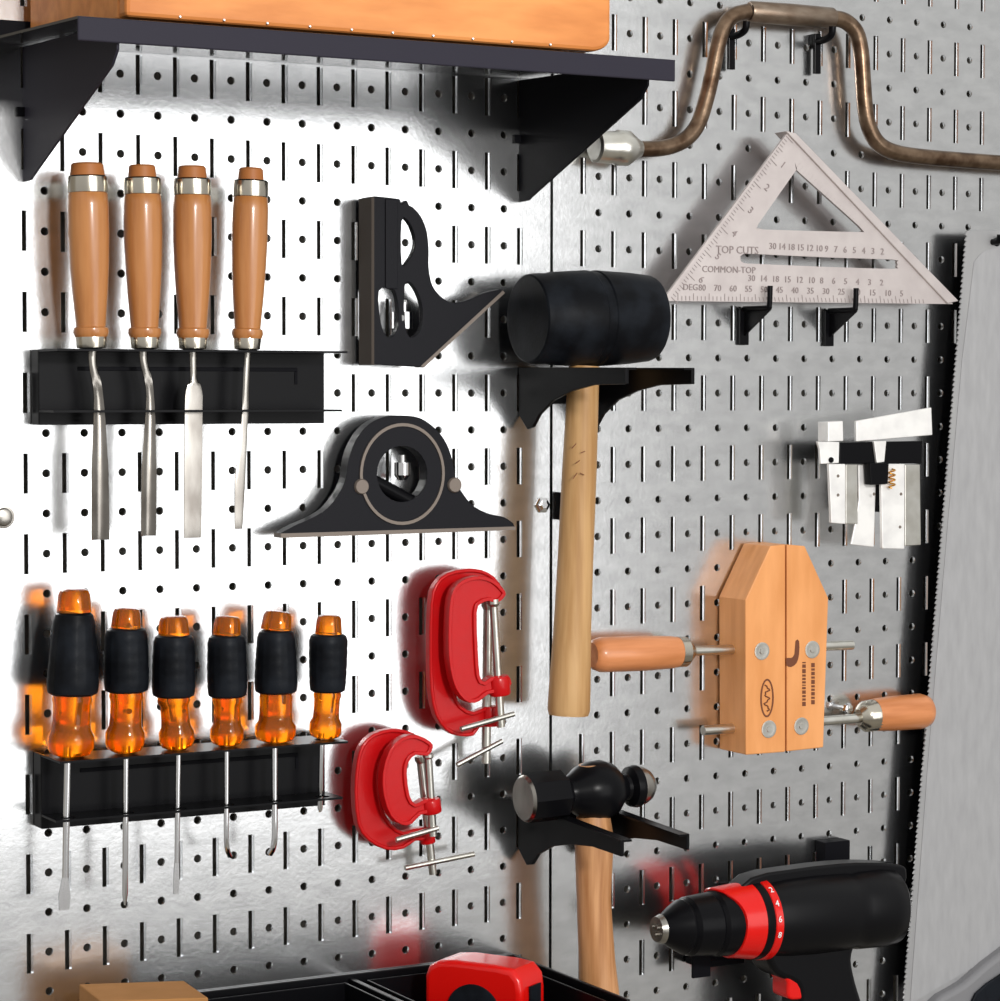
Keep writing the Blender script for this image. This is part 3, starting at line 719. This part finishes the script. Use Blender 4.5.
for x, y0, y1 in ((804, 704, 662), (813, 702, 663)):
    m_ = MB(); k = y1
    while k < y0:
        wd = random.choice((2.2, 3.4, 1.2, 4.2)); m_.prism(pl(HW + .006, x - 1.7, k, x + 1.7, k, x + 1.7, k + wd, x - 1.7, k + wd), FWD(.005)); k += wd + 1.2
    m_.build('burned_lettering', 'burn_mark', J2)
def rod(y0, x0, x1, y1, h, r=4.6):
    m_ = MB(); m_.tube([at(x0, y0, h), at(x1, y1, h)], r * s, seg=16); return m_.build('screw_rod', 'zinc', t, smooth=True)
hr_ = HW - DW / 2
r1 = rod(651, 688, 852, 645, hr_)
r2 = rod(730.5, 703, 862, 718, hr_)
m_ = MB(); m_.lathe(at(592, 655, hr_), at(679, 652, hr_), [(0, 0), (0, 11 * s), (.03, 14 * s), (.10, 16 * s), (.6, 16.2 * s), (.9, 15 * s), (1, 13.5 * s)], seg=28); m_.build('turned_handle', 'clamp_handle_wood', t, smooth=True)
m_ = MB(); m_.lathe(at(677, 652, hr_), at(693, 651.5, hr_), [(0, 14.2 * s), (.5, 14 * s), (.75, 10 * s), (1, 6 * s)], seg=24); m_.build('ferrule', 'ferrule', t, smooth=True)
m_ = MB(); m_.lathe(at(929, 710.5, hr_), at(873, 715, hr_), [(0, 0), (0, 11 * s), (.05, 15 * s), (.16, 17.3 * s), (.7, 16.8 * s), (1, 15.5 * s)], seg=28); m_.build('turned_handle', 'clamp_handle_wood', t, smooth=True)
m_ = MB(); m_.lathe(at(875, 715, hr_), at(858, 717.5, hr_), [(0, 15.5 * s), (.6, 15 * s), (.8, 12 * s), (1, 8 * s)], seg=24); m_.build('ferrule', 'ferrule', t, smooth=True)
k = thing('support_pin', 'chrome round headed pin beside the right rod of the wooden handscrew clamp', 'pin', at(850, 709, 0))
c = at(850, 709, .55)
m_ = MB(); m_.lathe(Vector((c.x, 0, c.z)), Vector((c.x, c.y, c.z)), [(0, .0016), (.55, .0016), (.6, .0030), (.8, .0044), (.95, .0034), (1, 0)], seg=20); m_.build('pin', 'chrome', k, smooth=True)

# ---------------------------------------------------------------- jig of bright steel bars
HD = 1.5
t = thing('clamping_jig', 'bright steel jig of flat bars with a black crossbar and small spring', 'jig', at(870, 545, .3))
def bar(nm, pts, h, back, m='bright_steel', par=t, **k):
    q = MB(); q.prism(pl(h, *pts), BACK(back)); return q.build(nm, m, par, bevel=.0005, **k)
bar('top_bar', (856.5, 421, 931.5, 407.5, 932.5, 435, 856.5, 441.5), 1.45, .12)
bar('small_block', (828, 422, 843, 421, 843.5, 441, 828, 441.5), 1.5, .5)
bar('crossbar', (840, 442.5, 922.5, 441, 922, 463.5, 840, 464), 1.45, .35, 'black_satin')
bar('left_tab', (817.5, 441.5, 839.5, 442, 839, 463, 821, 464, 820, 450), 1.52, .1)
m_ = MB(); c = at(831, 460, 1.53); m_.lathe(c, c + FWD(.03), [(0, .0022), (1, .0020)], seg=14); m_.build('rivet', 'black_satin', t)
bar('side_bar', (829, 464, 845.5, 464, 845.5, 524, 831.5, 523), 1.5, .12)
bar('rear_plate', (845.8, 464.5, 857.5, 464.5, 858, 524, 845.8, 524), 1.45, .12, 'zinc')
bar('middle_bar', (858.5, 464, 876.5, 464, 874, 547, 851, 544.5, 856, 520, 859, 500), 1.25, .06)
bar('right_bar', (881, 464, 905, 464, 904.5, 549, 882.5, 548.5), 1.5, .12)
bar('rear_plate', (905.3, 464.5, 920, 464.5, 921, 545, 905, 546), 1.45, .12, 'zinc')
bar('clasp', (874, 441.5, 886.5, 441, 884.5, 462, 877, 463), 1.55, .1)
bar('slide_block', (870, 463, 889, 463, 888, 484, 871, 485), 1.62, .3, 'black_satin')
bar('slide_block', (878, 484, 883, 484, 883, 512, 878, 512), 1.3, .2, 'black_satin')
q = [at(892 + 3.2 * math.sin(a * 2 * PI * 4 / 40), 469 + a * .48, 1.58 + .08 * math.cos(a * 2 * PI * 4 / 40)) for a in range(41)]
m_ = MB(); m_.tube(q, .0006, seg=8); m_.build('spring', 'brass', t, smooth=True)
for (x, y) in ((838, 476), (838, 495), (874, 494), (901, 494), (900, 527)):
    c = at(x, y, 1.5); m_ = MB(); m_.lathe(c + FWD(.002), c + FWD(.02), [(0, .0012), (1, .0010)], seg=12); m_.build('rivet', 'ground_edge', t)

# ---------------------------------------------------------------- cordless drill
HR = 2.1
t = thing('cordless_drill', 'black cordless drill with red collar and red trigger, chuck facing left', 'drill', at(800, 940, HR))
s = px_m(HR, 920, 780) * .88
C0 = at(661, 929, HR); C1 = at(905, 903, HR); dv = (C1 - C0); Lx = 244.0
def f(x): return (x - 661) / Lx
body = MB()
body.lathe(C0, C1, [(f(738), 31 * s), (f(752), 34.5 * s), (f(775), 37 * s), (f(800), 38 * s), (f(836), 37.5 * s), (f(842), 36 * s), (f(848), 37.5 * s), (f(872), 38 * s), (f(886), 36 * s), (f(891), 30 * s), (f(892), 0)], seg=40, mod=lambda th, q: 1 + .05 * abs(math.sin(2 * th)) ** 2)
body.build('motor_housing', 'black_plastic', t, smooth=True, angle=60)
m_ = MB(); m_.lathe(C0, C1, [(f(660), 0), (f(660), 10.5 * s), (f(664), 14 * s), (f(672), 20 * s), (f(680), 25 * s), (f(683), 24 * s), (f(686), 27 * s), (f(706), 29 * s), (f(708), 27.5 * s), (f(711), 30 * s), (f(735), 31.5 * s), (f(742), 31 * s)], seg=36); ck = m_.build('chuck', 'black_satin', t, smooth=True, angle=25)
m_ = MB(); m_.lathe(C0, C1, [(f(656.5), 5 * s), (f(656.5), 11.5 * s), (f(661), 13.5 * s), (f(661.5), 5 * s)], seg=28); m_.build('chuck_nose', 'steel', ck, smooth=True)
for k in range(3):
    q = 2 * PI * k / 3 + .5; x_, y_, z_ = frame(dv)
    c = C0 + dv * f(657) + (x_ * math.cos(q) + y_ * math.sin(q)) * 4.5 * s
    m_ = MB(); m_.tube([c - dv * .012, c + dv * .01], 2.4 * s, seg=10); m_.build('chuck_jaw', 'steel', ck, smooth=True)
x_, y_, z_ = frame(dv)
toCam = (CAM - C0).normalized(); toCam = (toCam - z_ * toCam.dot(z_)).normalized(); upv = z_.cross(toCam)
if upv.z < 0: upv = -upv
m_ = MB(); rings = []
for q, rad in ((0, 31.6), (.02, 32.6), (.5, 34.2), (.96, 36.0), (1.0, 35.0)):
    ring = []
    for k in range(48):
        th = 2 * PI * k / 48
        x0 = 725 - 15 * max(0, math.sin(th)) ** 2 - 3 * max(0, -math.sin(th)) ** 2
        ring.append(m_.bm.verts.new(C0 + dv * f(x0 + (744 - x0) * q) + (toCam * math.cos(th) + upv * math.sin(th)) * rad * s))
    rings.append(ring)
for a_, b_ in zip(rings, rings[1:]):
    for k in range(48): m_.bm.faces.new((a_[k], a_[(k + 1) % 48], b_[(k + 1) % 48], b_[k]))
m_.bm.faces.new(rings[0]); m_.bm.faces.new(rings[-1])
m_.build('red_collar', 'red_plastic', t, smooth=True)
m_ = MB(); m_.lathe(C0, C1, [(f(743), 36.5 * s), (f(749), 37 * s), (f(751), 36.5 * s)], seg=44); m_.build('seal_ring', 'black_satin', t, smooth=True)
m_ = MB(); m_.lathe(C0, C1, [(f(750), 36 * s), (f(751), 37.6 * s), (f(757), 38.4 * s), (f(758), 37 * s)], seg=44); rg = m_.build('clutch_ring', 'red_plastic', t, smooth=True)
x_, y_, z_ = frame(dv)
toCam = (CAM - C0).normalized(); toCam = (toCam - z_ * toCam.dot(z_)).normalized(); upv = z_.cross(toCam)
if upv.z < 0: upv = -upv
for k, ch in enumerate(['2', '4', '6', '8']):
    an = .62 - k * .38
    nrm_ = toCam * math.cos(an) + upv * math.sin(an)
    c = C0 + dv * f(751.5) + nrm_ * 38.5 * s
    text_mesh(ch, .0065, c, z_, upv * math.cos(an) - toCam * math.sin(an), 'clutch_numeral', 'white_print', rg)
# top spine
m_ = MB(); m_.prism(smooth_loop(pl(HR + .3, 752, 878, 790, 870, 840, 864, 872, 863, 900, 865, 907, 870, 905, 886, 890, 892, 750, 898), 2), BACK(.7)); m_.build('top_cover', 'black_plastic', t, bevel=.003, seg=3, smooth=True)
# grip
g_ = smooth_loop(pl(HR + .55, 768, 930, 800, 928, 856, 928, 856, 945, 853, 960, 857, 982, 865, 1010, 872, 1050, 806, 1052, 802, 1005, 797, 985, 777, 975, 768, 955), 3)
m_ = MB(); m_.prism(g_, BACK(1.1)); m_.build('grip', 'black_plastic', t, bevel=.006, seg=4, smooth=True)
m_ = MB(); m_.prism(smooth_loop(pl(HR + .5, 782, 970, 793, 966, 808, 967, 811, 978, 808, 996, 798, 1000, 788, 998, 788, 983), 2), BACK(.8)); m_.build('trigger', 'red_plastic', t, bevel=.002, seg=3, smooth=True)
m_ = MB(); m_.prism(pl(HR + .6, 783, 1048, 880, 1044, 884, 1090, 780, 1094), BACK(1.3)); m_.build('battery', 'black_plastic', t, bevel=.004, seg=3)
m_ = MB(); m_.box(at(828, 908, HR + 1.0), at(872, 914, HR + .7)); m_.build('vent_rib', 'black_satin', t, bevel=.001)
# holder under the drill
k = thing('drill_holder', 'black steel holder with prongs behind and beneath the drill', 'tool holder', at(770, 900, .1))
m_ = MB(); m_.box(at(652, 0, 0) * 0 + W(21.6, 22.1, .03), W(25.9, 24.3, .10)); m_.build('back_plate', 'black_powder', k)
q = at(702, 966, 1.0); qx, qr = q.x / IN, (Z0 - q.z) / IN
m_ = MB(); m_.box(W(qx - .3, qr - .33, 1.0), W(qx + .3, qr + .33, .9)); m_.box(W(qx + .05, qr - .1, .9), W(21.9, qr + .1, .05)); m_.build('prong', 'black_powder', k, bevel=.0005)
m_ = MB(); m_.box(W(25.0, 21.15, .03), W(25.9, 22.15, .5)); m_.build('clip', 'black_powder', k, bevel=.0006)

# ---------------------------------------------------------------- hand saw
HZ = .8
t = thing('hand_saw', 'large grey hand saw with toothed left edge hanging at the right edge', 'saw', at(985, 240, HZ))
A = at(967.5, 231, HZ); B = at(904, 1010, HZ)
n = 150; pts = []
u = (B - A) / n; nn = Vector((u.z, 0, -u.x)).normalized()
if nn.x > 0: nn = -nn
for k in range(n):
    pts.append(A + u * k); pts.append(A + u * (k + .8) + nn * .0016)
pts.append(B)
pts += pl(HZ, 903, 1075, 1000, 1100, 1090, 1090, 1090, 234, 1010, 231)
hc = at(996, 239, HZ)
m_ = MB(); m_.prism(pts, BACK(.05), [circ(at(997, 242, HZ), .0035, 14, 1.1)]); sb = m_.build('blade', 'saw_steel', t)
m_ = MB(); m_.prism([p + BACK(.052) for p in pts], BACK(.01)); m_.build('rear_shade_sheet', 'black_powder', sb, label='added black sheet behind the blade, standing in for its shaded back')  # black sheet added so the blade's mirrored back looks shaded
face = smooth_loop(pl(HZ + .008, 974, 262, 983, 252, 996, 248, 1012, 250, 1040, 256), 4, closed=False) + pl(HZ + .008, 1080, 300, 1080, 900, 1000, 952, 960, 975, 910, 1004, 928, 760, 948, 520, 962, 360)
m_ = MB(); m_.prism(face, FWD(.006)); m_.build('coated_face', 'saw_face', t)
m_ = MB(); m_.prism(smooth_loop(pl(HZ + .40, 935, 1004, 965, 984, 1000, 955, 1050, 930, 1120, 980, 1100, 1090, 960, 1100, 930, 1040), 3), BACK(.9)); gp = m_.build('grip', 'saw_grip', t, bevel=.004, seg=3, smooth=True)
m_ = MB(); m_.prism(smooth_loop(pl(HZ + .52, 970, 1006, 1000, 975, 1050, 955, 1090, 1000, 1060, 1070, 985, 1060), 3), BACK(.1)); m_.build('grip_pad', 'black_rubber', gp, bevel=.002)

q = at(997, 241, HZ + .2)
peg_hook('black peg hook through the hole of the hand saw', q.x / IN, (Z0 - q.z) / IN, HZ + .3, r=.0024, tip=.18)
# ---------------------------------------------------------------- tool tray at the bottom
t = thing('tool_tray', 'black open tray with dividers along the bottom of the left panel', 'tray', W(9, 25.5, 0))
TR = 23.45; BT = 26.3; TX0, TX1, TD = 3.2, 14.85, 6.2
def tb(nm, a, b, **k):
    q = MB(); q.box(a, b); return q.build(nm, k.pop('m', 'black_plastic'), t, bevel=.0006, **k)
tb('back_wall', W(TX0, TR, .0), W(TX1, BT, .14)); tb('front_wall', W(TX0, TR + .4, TD), W(TX1, BT, TD - .1))
tb('side_wall', W(TX0, TR, .14), W(TX0 + .1, BT, TD - .1)); tb('side_wall', W(TX1 - .1, TR, .14), W(TX1, BT, TD - .1))
tb('tray_floor', W(TX0 + .1, BT - .1, .14), W(TX1 - .1, BT, TD - .1))
xd_ = at(362, 975, .8).x / IN
tb('divider', W(xd_ - .08, TR + .1, .14), W(xd_ + .08, BT - .1, TD - .1))
for (x0, x1) in ((TX0 + .35, xd_ - .3), (xd_ + .3, TX1 - .35)):
    q = MB()
    rr = TR + .12
    o_ = [W(x0, rr, .45), W(x1, rr, .45), W(x1, rr, TD - .3), W(x0, rr, TD - .3)]
    i_ = [W(x0 + .06, rr, .51), W(x1 - .06, rr, .51), W(x1 - .06, rr, TD - .36), W(x0 + .06, rr, TD - .36)]
    q.prism(o_, Vector((0, 0, -.035)), [i_]); q.build('bin_liner', 'black_satin', t, bevel=.0005)

# red tape measure
t = thing('tape_measure', 'red plastic tape measure case standing in the black tray', 'tape measure', W(12.5, 25, 3))
TA = at(424, 985, 1.6); TB = at(521, 985, 4.1); TB.z = TA.z
u_ = (TB - TA); Lt = u_.length; u_.normalize(); nb = Vector((-u_.y, u_.x, 0))     # nb points back to the wall
topz = at(470, 964, 2.9).z - TA.z
o_ = [(0, -.05), (0, topz * .35), (.04, topz * .72), (.14, topz * .93), (.3, topz), (.74, topz), (.9, topz * .93), (.98, topz * .6), (1.0, topz * .1), (1.0, -.05)]
m_ = MB(); m_.prism([TA + u_ * (Lt * a_) + Vector((0, 0, z_)) for a_, z_ in o_], nb * .034); m_.build('case', 'red_plastic', t, bevel=.004, seg=4, smooth=True)
c = TA + u_ * Lt * .52 + Vector((0, 0, -.016))
m_ = MB(); m_.lathe(c + nb * .001, c - nb * .0016, [(0, .021), (.8, .021), (1, .019)], seg=36); m_.build('front_disc', 'black_rubber', t, smooth=True)
c = TA + u_ * (Lt + .0006) + nb * .017
m_ = MB(); m_.prism([c + nb * -.007 + Vector((0, 0, topz * .30)), c + nb * .007 + Vector((0, 0, topz * .30)), c + nb * .007 + Vector((0, 0, -.04)), c + nb * -.007 + Vector((0, 0, -.04))], u_ * .0012); m_.build('side_window', 'black_rubber', t)

# cardboard box
t = thing('cardboard_box', 'small brown cardboard box at the bottom left edge of the tray', 'box', W(3, 24.5, 3))
h0, h1 = 1.0, 3.0
P0 = at(79, 984, h0); P1 = at(184, 984, h0 + .9)
P2 = at(206, 995, h1); P2.z = P1.z; P3 = at(100, 999, h1); P3.z = P0.z
P1.z = P0.z; P2 = P1 + Vector((-.004, -.050, 0)); P3 = P0 + Vector((-.004, -.050, 0))
m_ = MB(); m_.prism([P0, P1, P2, P3], Vector((0, 0, -.045))); cb = m_.build('carton', 'cardboard', t, bevel=.0008)

# ---------------------------------------------------------------- light
wd = bpy.data.worlds.new('world'); bpy.context.scene.world = wd; wd.use_nodes = True
nt = wd.node_tree; bg = nt.nodes['Background']
tc = nt.nodes.new('ShaderNodeTexCoord'); sx = nt.nodes.new('ShaderNodeSeparateXYZ'); nt.links.new(tc.outputs['Generated'], sx.inputs[0])
mr = nt.nodes.new('ShaderNodeMapRange'); mr.inputs['From Min'].default_value = -.6; mr.inputs['From Max'].default_value = .7
nt.links.new(sx.outputs['Z'], mr.inputs['Value'])
cr = nt.nodes.new('ShaderNodeValToRGB'); cr.color_ramp.elements[0].color = (.19, .18, .165, 1); cr.color_ramp.elements[1].color = (.82, .82, .80, 1)
e_ = cr.color_ramp.elements.new(.45); e_.color = (.50, .49, .475, 1)
nt.links.new(mr.outputs['Result'], cr.inputs['Fac']); nt.links.new(cr.outputs['Color'], bg.inputs['Color'])
bg.inputs['Strength'].default_value = 1.0

def area(name, loc, target, sx, sy, power, color=(1, 1, 1), spread=None):
    l = bpy.data.lights.new(name, 'AREA'); l.shape = 'RECTANGLE'; l.size = sx; l.size_y = sy; l.energy = power; l.color = color
    if spread: l.spread = spread
    o = bpy.data.objects.new(name, l); COL.objects.link(o); o.location = loc
    o.rotation_euler = (Vector(target) - Vector(loc)).to_track_quat('-Z', 'Y').to_euler()
    return o
# area light added for an unseen bright source, mirrored by the left panel
area('mirrored_area_light', (.95, -2.25, Z0 - .12), (.95, 0, Z0 - .12), 1.30, 1.47, 13.2, (1, 1, 1))
area('camera_flash', (.10, -1.95, Z0 + .22), (.45, 0, Z0 - .3), .16, .12, 22, (1, .98, .95))

vs = bpy.context.scene.view_settings
bpy.context.scene.display_settings.display_device = 'sRGB'
vs.view_transform = 'Standard'; vs.look = 'None'; vs.gamma = 1; vs.use_curve_mapping = False; vs.exposure = 0.0
